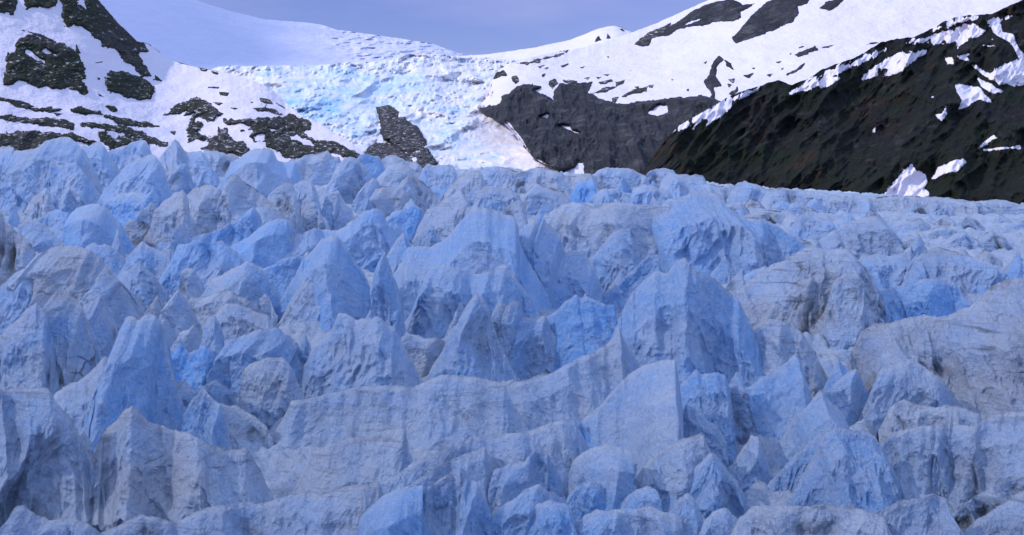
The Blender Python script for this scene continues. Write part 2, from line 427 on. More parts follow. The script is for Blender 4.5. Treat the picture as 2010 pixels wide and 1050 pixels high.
# --- right snow mountain with the grey cliff at its foot
S_right = Sheet(pts('P', '925,205 945,190 962,165 975,140 1000,124 1060,108 1120,98 1180,84 1245,62 1290,45 1340,22 1390,0 1450,-30 1600,-110 2010,-260 2600,-420'), 372,
                [(920, 1800), (1300, 1750), (2600, 1900)], [(920, 2300), (1300, 2600), (2010, 2800), (2600, 2900)], 1.25, 22, 260, 61, .5, .3)
FALLZONE = pts('P', '800,400 800,100 962,100 975,125 962,165 966,188 946,207 958,222 990,236 1012,262 1032,292 1058,318 1090,332 1130,345 1130,400')
S_right.build('mountain_right', 925, 2600, 2.4, SNOW, extra=lambda X, Y, D: np.clip(poly_sd(X, Y, FALLZONE)*60+60, 0, 900))
# --- dark vegetated slope in front, right
S_dark = Sheet(pts('O', '-300,1000 -140,880 -60,770 0,690 60,632 150,580 240,530 300,490 380,458 440,440 500,418 560,402 620,425 700,398 780,350 850,320 930,298 1010,250 1080,210 1160,194 1240,184 1300,160 1370,120 1440,90 1520,76 1630,72 1720,28 1800,-5 2000,-90 2800,-400'), 440,
               [(1190, 1640), (2010, 1500), (2500, 1480)], [(1190, 1680), (1500, 1850), (2010, 2050), (2500, 2200)], 1.0, 110, 80, 71, 1.2, .7, shear=-.8, tall=2.6)
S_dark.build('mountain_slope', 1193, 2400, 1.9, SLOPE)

RK = 'rock outcrop'; SP = 'snow patch'
def rocks(lst, sheet, view, mat, **kw):
    for it in lst:
        patch('rock_outcrop', it[0], RK, sheet, view, it[1], mat, holes=it[2] if len(it) > 2 else (), **kw)
rocks([
 ('broad dark outcrop with two white snow holes, leftmost on the left mountain', '90,250 120,225 180,200 240,215 300,245 350,250 410,280 440,310 470,350 480,400 490,440 470,460 510,520 480,535 430,510 370,500 300,510 270,495 210,505 170,480 110,455 50,485 10,480 20,420 25,370 40,300 90,285',
   ('150,290 180,295 215,315 245,345 200,335 165,315', '225,290 260,255 275,285 315,300 260,312')),
 ('long dark rock buttress running down the skyline of the left mountain', '330,-30 430,-30 430,30 480,45 500,-30 550,-30 600,50 640,110 700,150 740,180 790,220 820,260 825,290 790,280 760,290 800,330 830,370 850,420 860,440 800,440 760,400 740,360 690,350 680,310 640,280 570,270 560,220 520,210 560,190 500,170 420,150 380,160 340,150 370,130 325,100 350,60'),
 ('rounded dark outcrop at the lower end of the long buttress, left mountain', '580,430 640,400 700,405 760,420 820,440 840,460 865,500 860,565 820,570 770,575 720,555 660,530 600,520 590,490'),
 ('dark rock in the top left corner of the left mountain', '-60,-30 90,-30 100,50 80,100 40,80 0,70 -60,60'),
 ('ragged dark rock between the corner rock and the long buttress', '135,-30 330,-30 320,40 270,60 230,40 180,40 150,60 135,30'),
 ('small pointed pyramid of dark rock in the middle of the lower left snow', '895,655 960,620 1040,575 1110,538 1160,570 1210,610 1250,640 1215,650 1200,690 1170,680 1140,650 1100,670 1080,720 1060,740 1070,680 1090,640 1040,650 1080,600 1000,640 930,665'),
 ('dark rock mass at the foot of the small rock pyramid', '1060,740 1110,690 1130,690 1110,740 1180,770 1220,760 1230,715 1280,730 1320,780 1370,790 1410,850 1380,880 1350,890 1290,860 1210,870 1140,840 1180,800 1100,780 1060,800'),
 ('wide grey-brown rock shoulder between the rock pyramid and the icefall', '1265,680 1340,680 1400,660 1470,655 1560,660 1600,650 1550,640 1600,640 1660,650 1720,680 1750,690 1740,720 1700,740 1720,760 1800,790 1880,800 1960,830 2000,850 2020,880 1990,900 1930,880 1870,860 1800,880 1740,870 1650,890 1600,900 1580,860 1530,850 1480,830 1500,800 1430,800 1400,770 1410,740 1350,750 1350,730 1400,720 1360,700 1290,700',
   ('1600,750 1680,760 1740,790 1780,830 1700,810 1640,790', '1510,720 1560,735 1540,745', '1430,770 1480,765 1500,790 1440,790')),
 ('dark heathery rock band at the bottom left above the ice', '-80,740 80,740 180,735 260,750 380,750 470,770 550,795 500,815 420,790 340,790 260,800 240,860 100,880 -80,880'),
 ], S_left, 'M', ROCK_L, lift=1.0, amp=8, rag=1.25, step=1.3)
rocks([
 ('thin dark rock band, highest of the strips on the lower left snow', '-80,530 0,540 60,550 130,580 200,600 150,610 80,590 0,565 -80,560'),
 ('short broken rock strip above the long bands, lower left snow', '160,610 250,605 330,615 370,620 300,628 200,630'),
 ('long curving rock band sweeping right under the rounded outcrop', '385,610 450,605 540,620 620,645 680,670 760,685 840,690 920,715 860,718 780,708 700,702 640,680 560,652 480,645 420,640'),
 ('thick dark rock band at the left edge, second strip above the ice', '-80,640 60,650 140,660 220,665 300,670 380,680 415,700 410,725 340,715 260,705 160,695 80,685 -80,680'),
 ('long dark rock band dipping right towards the rock pyramid', '440,690 520,690 600,700 680,705 760,735 840,760 900,785 960,800 940,830 880,815 800,790 720,760 640,735 560,722 460,708'),
 ('hooked dark rock just above the ice, left of the rock pyramid', '550,740 600,750 650,790 660,820 620,835 560,790'),
 ('forked dark rock strip touching the ice, left of the rock pyramid', '670,768 740,768 830,793 840,818 760,802 700,820 600,845 650,818'),
 ('small oval rock above the long curving band', '595,600 650,598 680,620 640,632'),
 ('thin rock lip on the upper rim of the wide rock shoulder', '1420,610 1500,600 1560,622 1575,640 1480,628 1450,622'),
 ], S_left, 'M', ROCK_L, lift=.8, amp=4, rag=1.0, step=1.3)
small = ['1165,486 1235,488 1232,501 1170,497', '1230,516 1290,523 1280,540 1240,536', '1125,385 1168,390 1160,403 1130,396', '1190,400 1232,410 1225,422 1200,416',
         '1460,550 1520,563 1545,590 1500,580 1470,572', '1395,568 1432,574 1420,584', '1200,575 1255,582 1235,592', '1290,605 1350,608 1320,616', '300,635 350,640 320,652',
         '455,640 510,640 480,655', '940,740 990,735 985,760', '430,250 455,300 425,300', '520,350 575,348 545,358', '530,420 570,440 555,455', '540,515 585,545 560,540', '870,420 910,455 880,450',
         '960,735 995,740 970,750', '120,170 140,168 135,175', '160,178 230,195 300,225 290,232 210,200', '780,205 860,248 950,297 1062,352 1050,360 940,308 840,252', '1540,570 1600,600 1620,625 1580,600']
for s in small:
    patch('rock_outcrop', 'small dark rock poking through the snow of the left mountain', RK, S_left, 'M', s, ROCK_L, group='small rocks in the snow of the left mountain', lift=1.2, amp=2, rag=.35, step=1.1)
patch('rock_outcrop', 'black and white streaked rock wedge parting the two tongues of the icefall', RK, S_fall, 'N', '390,600 430,595 470,590 520,620 570,665 610,700 650,740 680,790 700,830 730,880 755,925 720,960 640,960 600,900 560,870 500,830 460,800 430,790 410,700 400,650', ROCK_W, lift=26, amp=22, rag=.5)
patch('rock_outcrop', 'low dark rock apron at the foot of the streaked wedge', RK, S_fall, 'N', '330,830 400,798 460,808 520,820 600,860 635,905 640,960 440,960 330,960 300,880', ROCK_W, lift=26, amp=18, rag=.45)
patch('rock_outcrop', 'smooth sloping rock slab left of the wedge, under the left ice tongue', RK, S_fall, 'N', '-40,755 80,780 160,790 230,820 300,840 340,880 330,960 100,960 -40,960', ROCK_W, lift=26, amp=18, rag=.45)
patch('rock_cliff', 'tall grey rock cliff with vertical gullies right of the icefall', 'cliff', S_right, 'N',
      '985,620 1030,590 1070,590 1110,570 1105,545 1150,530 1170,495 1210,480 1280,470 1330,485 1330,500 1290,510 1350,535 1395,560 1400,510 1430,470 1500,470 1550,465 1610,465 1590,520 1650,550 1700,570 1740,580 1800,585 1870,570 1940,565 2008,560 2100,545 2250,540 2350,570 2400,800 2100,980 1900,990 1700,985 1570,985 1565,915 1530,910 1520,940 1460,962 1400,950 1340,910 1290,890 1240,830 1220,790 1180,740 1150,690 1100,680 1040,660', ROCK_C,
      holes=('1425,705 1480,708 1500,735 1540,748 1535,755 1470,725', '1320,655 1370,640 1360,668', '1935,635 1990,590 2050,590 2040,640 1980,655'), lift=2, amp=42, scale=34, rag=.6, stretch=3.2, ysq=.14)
rocks([
 ('dark rock knob on the snow just above the left end of the grey cliff', '1040,420 1110,395 1150,430 1100,432 1060,442'),
 ('round dark rock between the knob and the grey cliff', '1150,435 1190,425 1202,455 1180,478'),
 ('pointed dark rock standing on the rim of the grey cliff', '1370,455 1410,445 1422,470 1390,502 1370,480'),
 ('long thin rock rib on the snow ridge above the cliff', '1180,355 1250,345 1340,320 1420,305 1475,290 1430,317 1340,337 1250,367'),
 ('dark rock in the snow at the right end of the thin cliff-top rocks', '1740,460 1805,443 1795,472 1750,488'),
 ('broken rock ledge low on the snow above the right part of the cliff', '1770,545 1850,500 1925,488 1925,517 1840,532 1780,555'),
 ('rock strip just above the cliff rim, left of the broken ledge', '1615,525 1700,488 1755,488 1690,522'),
 ('flat rock lying along the rim of the grey cliff', '1450,450 1530,453 1522,482 1460,467'),
 ('ragged rock crag on the left shoulder of the snow mountain', '1850,250 1880,220 1930,180 1990,160 2060,120 2050,170 1950,220 1930,262 1880,262'),
 ], S_right, 'N', ROCK_L, lift=1.6, amp=4, rag=.5, step=1.3)
rocks([
 ('long jagged rock crag on the skyline ridge of the snow mountain', '-60,185 0,140 60,100 110,65 180,30 240,5 330,-10 380,20 440,20 400,50 370,60 375,95 330,110 240,110 180,130 100,135 50,150 0,180', ('85,125 120,105 165,95 150,108 100,128',)),
 ('big leaf-shaped grey rock face high on the snow mountain', '325,190 380,130 440,60 500,10 560,-20 640,-30 730,-30 700,20 650,30 660,70 630,110 590,130 520,160 430,190 370,210 345,217'),
 ('small grey rock right of the leaf-shaped rock face', '765,42 800,10 860,-10 895,-5 850,32 810,52'),
 ('narrow rock rib with a pointed top standing in the snow above the dark slope', '190,545 220,470 180,410 210,370 230,310 260,273 285,297 252,332 242,380 272,430 232,440 242,480 222,545'),
 ('slim rock beside the pointed rib', '285,298 320,318 333,350 300,332'),
 ('slanting rock strip in the snow, right of the pointed rib', '595,372 640,350 692,313 692,330 650,362 600,382'),
 ('small flat rock between the pointed rib and the slanting strip', '378,380 432,368 412,392'),
 ('tiny rock cluster high in the middle of the right snowfield', '640,275 700,248 742,230 755,250 720,262 660,285'),
 ('small rock at the lower right of the pointed rib', '308,472 350,438 364,455 330,482'),
 ], S_right, 'O', ROCK_C, lift=1.6, amp=6, rag=.5, step=1.3)
small = ['1280,350 1335,338 1310,362', '1298,372 1352,363 1320,387', '1558,440 1602,434 1590,452', '1648,462 1722,443 1735,460 1660,477', '1430,370 1480,360 1450,380', '1330,415 1352,412 1345,440 1325,430', '1545,378 1575,372 1560,386',
         '1620,395 1655,392 1635,405', '1635,435 1665,432 1650,447', '1930,480 1960,477 1955,497 1935,495', '1695,318 1712,316 1705,324', '1440,292 1475,288 1465,298', '1670,420 1720,415 1700,428', '1720,550 1770,540 1740,590', '1270,345 1300,343 1290,352', '1340,385 1375,375 1360,390', '1820,395 1838,393 1830,402', '1850,490 1880,485 1870,500']
for s in small:
    patch('rock_outcrop', 'small dark rock poking through the snow above the grey cliff', RK, S_right, 'N', s, ROCK_L, group='small rocks in the snow above the grey cliff', lift=1.2, amp=2, rag=.35, step=1.1)
small = ['545,312 575,306 560,320', '425,342 442,340 436,350', '610,268 630,264 618,275', '660,240 690,225 685,235', '775,240 835,226 810,238', '500,376 528,370 515,386', '570,346 585,340 578,352', '15,398 35,395 25,404', '95,450 110,445 105,458', '120,500 140,490 135,505',
         '0,535 30,525 20,545', '60,545 100,525 95,560 70,560', '310,400 340,395 330,415', '180,315 200,305 195,325', '150,480 175,475 165,492', '300,420 325,425 310,440', '510,230 520,228 516,236', '880,270 900,262 895,272', '40,470 55,465 50,475', '985,230 1020,212 1085,210 1040,224']
for s in small:
    patch('rock_outcrop', 'small dark rock poking through the snow of the right mountain', RK, S_right, 'O', s, ROCK_L, group='small rocks in the snow of the right mountain', lift=1.2, amp=2, rag=.35, step=1.1)
rocks([('left rock of the two under the summit of the far peak', '1622,242 1640,205 1652,198 1668,228'), ('right rock of the two under the summit of the far peak', '1693,217 1700,188 1722,210 1715,222'),
       ('dark rock on the right ridge of the far peak', '1760,160 1785,162 1802,178 1780,178')], S_peak, 'N', ROCK_C, lift=1.5, amp=3, rag=.3, step=1.1)
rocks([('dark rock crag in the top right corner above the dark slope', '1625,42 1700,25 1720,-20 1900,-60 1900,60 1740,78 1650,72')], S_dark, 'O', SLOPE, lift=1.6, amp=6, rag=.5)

for lab, s in [
 ('long thin snow strip along the crest at the left end of the dark slope', '-30,700 0,668 60,633 180,568 250,528 330,478 465,436 440,467 360,502 290,562 200,628 210,600 180,588 130,648 140,615 80,642 0,684 -30,710'),
 ('long slanting snow strip below the crest in the middle of the dark slope', '615,472 680,428 780,368 900,318 1030,262 1105,242 1050,282 960,332 880,352 800,392 865,393 770,448 760,430 690,452'),
 ('jagged snow patch under the crest, left of the widest snow', '980,397 1010,350 1100,300 1150,263 1230,268 1302,252 1290,272 1230,312 1180,352 1120,382 1080,388 1100,350 1060,345 1060,382'),
 ('wide ragged snow patch high on the dark slope just below the crest', '1200,215 1280,188 1400,158 1500,118 1560,128 1600,155 1560,192 1530,190 1460,242 1450,210 1380,222 1320,217 1250,212'),
 ('thin snow streak on the crest above the wide ragged patch', '1335,152 1400,108 1500,83 1565,83 1480,112 1400,142'),
 ('curling snow band dropping from the crest near the right edge', '1600,92 1745,72 1690,120 1680,160 1740,168 1755,220 1792,280 1792,332 1770,300 1740,230 1680,190 1620,142'),
 ('square snow patch with a trailing corner, right part of the dark slope', '1450,428 1560,438 1600,480 1628,512 1560,500 1500,542 1463,550 1480,500 1455,460'),
 ('large snow patch against the right edge of the dark slope', '1535,328 1620,370 1640,355 1740,303 1900,300 1900,400 1750,434 1670,422 1600,382'),
 ('short curved snow tongue between the square patch and the right edge patch', '1563,398 1610,418 1693,466 1640,467 1590,442'),
 ('small crescent of snow alone on the dark slope', '1348,577 1380,568 1400,528 1409,545 1402,582 1375,602'),
 ('narrow slanting snow sliver low at the right of the dark slope', '1558,742 1600,700 1640,678 1657,690 1600,732 1570,748'),
 ('thin level snow line under the slanting sliver', '1570,752 1640,738 1772,733 1777,747 1660,754 1590,760'),
 ('large greyish snow fan at the foot of the dark slope touching the ice', '1095,975 1130,930 1180,860 1225,823 1250,860 1300,870 1312,910 1290,950 1312,970 1290,1010 1200,1030 1110,1030'),
 ('snow wing reaching up right from the greyish fan', '1308,918 1330,880 1360,840 1440,808 1490,798 1507,815 1450,862 1380,882'),
 ('smallest square snow spot among the crest patches', '1398,288 1430,288 1437,317 1410,317'),
 ('small forked snow spot under the wide ragged patch', '1458,285 1522,268 1500,285 1512,302 1480,298'),
 ('small flat snow spot inside the dark hollow near the right crest', '1588,228 1640,220 1664,236 1620,242'),
 ('slim curved snow spot above the flat one in the dark hollow', '1600,196 1640,192 1636,202 1605,204'),
 ('tiny snow spot in the middle of the dark slope', '1325,484 1342,482 1340,492 1328,492'),
 ('small tilted snow spot left of the big crescent', '1030,665 1036,648 1044,645 1040,662')]:
    patch('snow_patch', lab, SP, S_dark, 'O', s, SNOW, amp=.3, rag=.75, scale=60, lift=.45, step=1.3)
patch('snow_patch', 'straight white snow strip at the left foot of the dark slope', SP, S_dark, 'N', '1755,952 1830,903 1882,880 1862,912 1790,962', SNOW, amp=1, rag=.2, lift=2, step=1.2)

# ------------------------------------------------------------------ clouds overhead (outside the frame) whose shade lies on the glacier and on the dome
def cloud(name, target, alt, rx, ry, thick, density, edge, seed):
    m = bpy.data.materials.new('cloud'); m.use_nodes = True; t = m.node_tree; t.nodes.clear()
    o_ = t.nodes.new('ShaderNodeOutputMaterial'); mx = t.nodes.new('ShaderNodeMixShader'); tr = t.nodes.new('ShaderNodeBsdfTransparent'); df = t.nodes.new('ShaderNodeBsdfTranslucent')
    df.inputs[0].default_value = (.85, .85, .88, 1)
    a = t.nodes.new('ShaderNodeAttribute'); a.attribute_name = 'dens'
    t.links.new(a.outputs['Fac'], mx.inputs[0]); t.links.new(tr.outputs[0], mx.inputs[1]); t.links.new(df.outputs[0], mx.inputs[2]); t.links.new(mx.outputs[0], o_.inputs[0])
    c = np.array(target)+SDIR*(alt/SDIR[2])
    n = 80; g = np.linspace(-1, 1, n)
    U, V = np.meshgrid(g, g)
    rr = np.sqrt(U*U+V*V)+.12*fbm(U*3, V*3, 0*U, 3, seed)
    dens = density*(1-sst(1-edge, 1.0, rr))
    sh = np.sqrt(np.clip(1-rr**2, 0, 1))
    bump = fbm(U*4, V*4, 0*U+5, 4, seed+3)
    X = c[0]+U*rx; Y = c[1]+V*ry
    low = np.stack([X, Y, c[2]-thick*.25*sh*(1+.4*bump)], -1); up = np.stack([X, Y, c[2]+thick*sh*(1+.7*bump)], -1)
    keep = (rr[:-1, :-1] < 1) & (rr[1:, 1:] < 1)
    P = np.concatenate([low, up[::-1]], 0)
    kk = np.concatenate([keep, np.zeros((1, n-1), bool), keep[::-1]], 0)
    o = grid_mesh(name, P, m, dict(dens=np.concatenate([dens, dens[::-1]], 0)), kk, origin=c)
    tag(o, kind='structure')
cloud('cloud', (120, 580, 20), 1000, 1480, 960, 200, .38, .12, 5)
cloud('cloud', (-1800, 4550, 280), 700, 1500, 1550, 200, .97, .35, 15)

# ------------------------------------------------------------------ ice pinnacles, each its own thing
NS = [0]
def Ym_(view, bl, br, cx): return ydepth(np.array([cx.mean()]), np.array([(bl+br)/2]))[0]
def serac(kind, view, base, crest, label, blue=.45, dirt=.4, steep=2.3, turn=None, skew=None, rough=1.0, round_=0.0, spur=None):
    """crest line, foot row(s), then faces falling away in front of and behind the crest"""
    NS[0] += 1; sd = NS[0]*13
    if turn is None: turn = 0.0 if spur or isinstance(base, tuple) else random.uniform(-.45, .6)
    if skew is None: skew = 0.0 if isinstance(base, tuple) else random.uniform(-.3, .3)
    x0, y0, k = VIEWS[view]
    c = pts(view, crest)
    bl, br = (base if isinstance(base, tuple) else (base, base))
    bl = y0+bl/k; br = y0+br/k
    wpx = c[-1, 0]-c[0, 0]; hpx = max(20, (bl+br)/2-c[:, 1].min())
    # shoulders down to the foot at both ends
    def end(p, b, s):
        h = b-p[1]
        if h <= 4: return []
        return [[p[0]+s*h*.10, p[1]+h*.25], [p[0]+s*h*.55, b+2]]
    c = np.array(end(c[0], bl, -1)[::-1]+c.tolist()+end(c[-1], br, 1))
    seg = np.r_[0, np.cumsum(np.hypot(*np.diff(c, axis=0).T))]
    n = int(np.clip(seg[-1]/2.6, 22, 420)); u = np.linspace(0, seg[-1], n)
    cx = np.interp(u, seg, c[:, 0]); cy = np.interp(u, seg, c[:, 1])
    ker = np.array([1, 2, 1.]); ker /= ker.sum()       # take the corners off the traced line
    for q in (cx, cy):
        pad = np.r_[q[:1], q, q[-1:]]; q[:] = np.convolve(pad, ker, 'valid')
    wn = int(min(n//2*2-1, 31)); kk_ = np.hanning(wn+2)[1:-1]; kk_ /= kk_.sum()
    cy = cy+.3*np.minimum(0, cy-np.convolve(np.pad(cy, wn//2, 'edge'), kk_, 'valid')[:n])
    tt = (cx-c[:, 0].min())/max(1, np.ptp(c[:, 0]))
    by = bl+(br-bl)*tt
    jag = (fbm(u/20, 0*u, 0*u+sd, 4, sd, .6)*-3.4+(ridge(u/9, 0*u, 0*u+sd, 3, sd+1)-.2)*2.2+(ridge(u/30, 0*u, 0*u+sd, 2, sd+2)-.3)*4.5)*min(1, hpx/35)*rough*Ym_(view, bl, br, cx)/F
    Yb = ydepth(cx, np.minimum(by, 1200))
    Ym = ydepth(np.array([cx.mean()]), np.array([(bl+br)/2]))[0]
    Yb = Ym+(Yb-Ym)*(.4 if isinstance(base, tuple) else 0)
    if isinstance(base, tuple): hpx = max(20, (by-cy).max())
    hmax = hpx*Ym/F; W = wpx*Ym/F
    s = math.sqrt(max(hmax, 4)*max(min(W, hmax*2.5), 4))
    Yc = Yb+hmax/steep*.75+skew*(tt-.5)*W+.16*s*fbm(u/60, 0*u, 0*u+sd, 3, sd+7)
    C = at(cx, cy, Yc)
    H = np.maximum(C[:, 2]-(gz(C[:, 0], Yb)-9), 1.0)         # height over the bed (sunk into it)
    sp = Ym/F*2.9                                             # vertex spacing in metres
    nf = int(np.clip(H.max()*1.12/sp, 12, 220)); nb = int(np.clip(nf*.45, 8, 60))
    vf = np.linspace(0, 1, nf+1)**1.05; vb = np.linspace(0, 1, nb+1)[1:]**1.1
    ca, sa = math.cos(turn), math.sin(turn)
    rows = []
    for sgn, vv in ((1, vb[::-1]), (-1, vf)):
        d = vv[:, None]*H[None, :]
        st = steep if sgn < 0 else steep*1.1
        hh = np.maximum(hmax, 3)
        run = (d/st)*(.72+.5*np.clip(d/hh, 0, 1.3))           # steeper at the top, flaring below
        run = run+round_*np.sqrt(np.clip(d, 0, None)*hh)*.35+.25*np.minimum(d, .8)
        X = C[None, :, 0]+sgn*sa*run*1.0; Y = C[None, :, 1]+sgn*ca*run; Z = C[None, :, 2]-d+jag[None, :]*np.exp(-d/(.16*hh))
        rows.append(np.stack([X, Y, Z], -1))
    P = np.concatenate(rows, 0)
    d = C[None, :, 2]-P[..., 2]
    wgt = np.clip(d/(.30*hmax), 0, 1)
    side = np.concatenate([np.ones(nb), -np.ones(nf+1)])[:, None]
    X, Y, Z = P[..., 0], P[..., 1], P[..., 2]
    lx = X+.35*s*fbm(X/s, Y/s, Z/s, 2, 501)
    big = ridge(lx/(.62*s)+sd, Y/(1.2*s), Z/(1.7*s), 1, sd+20)
    med = ridge(lx/(.24*s)+sd, Y/(.35*s), Z/(.75*s)+lx/(.9*s), 3, sd+30)
    sml = ridge(lx/(.09*s), Y/(.10*s), Z/(.16*s), 3, sd+40)
    Lf = max(.8, 5*sp); fin = ridge(X/Lf, Y/Lf, Z/(1.3*Lf), 3, 77, .65)-.2
    D = rough*(s*(.28*(big-.2)+.12*(med-.2)+.045*(sml-.2)))*wgt+.17*Lf*fin*np.clip(d/(3*sp), .25, 1)
    for f_, a_, sl in (spur or ()):
        xs_ = np.interp(f_, tt, C[:, 0])+sl*d
        D = D*(1-.45*min(1, a_*2))+a_*s*np.maximum(0, 1-np.abs(X-xs_)/(.55*W))*wgt
    edge = np.minimum(1, np.minimum(np.arange(len(cx)), np.arange(len(cx))[::-1])/6.0)[None, :]
    D = D*edge
    P[..., 1] += side*D*ca; P[..., 0] += side*D*sa
    P[..., 0] += wgt*.04*s*fbm(X/(.5*s), Y/(.5*s), Z/(.5*s), 3, 601)
    top_ = .6*np.exp(-d/(.10*hmax))*np.clip(.5+1.6*fbm(X/9, Y/9, Z/9, 3, 801), 0, 1)
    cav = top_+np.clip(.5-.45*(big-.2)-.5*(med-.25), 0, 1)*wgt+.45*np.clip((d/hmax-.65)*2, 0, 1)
    org = np.array([C[:, 0].mean(), Ym, gz(C[:, 0].mean(), Ym)])
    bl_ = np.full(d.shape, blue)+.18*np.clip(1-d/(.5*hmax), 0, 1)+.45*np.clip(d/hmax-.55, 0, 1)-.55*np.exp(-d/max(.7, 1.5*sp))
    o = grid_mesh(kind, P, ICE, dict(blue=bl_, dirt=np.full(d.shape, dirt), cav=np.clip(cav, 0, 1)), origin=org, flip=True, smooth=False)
    tag(o, label, kind.replace('_', ' '), GROUPS.get(kind))
GROUPS = {'ice_pinnacle': 'pointed ice pinnacles of the glacier', 'ice_ridge': 'long ice ridges of the glacier', 'ice_block': 'blocky lumps of glacier ice', 'broad_serac': 'broad ice walls of the glacier'}
K = {'p': 'ice_pinnacle', 'r': 'ice_ridge', 'b': 'ice_block', 'w': 'broad_serac'}
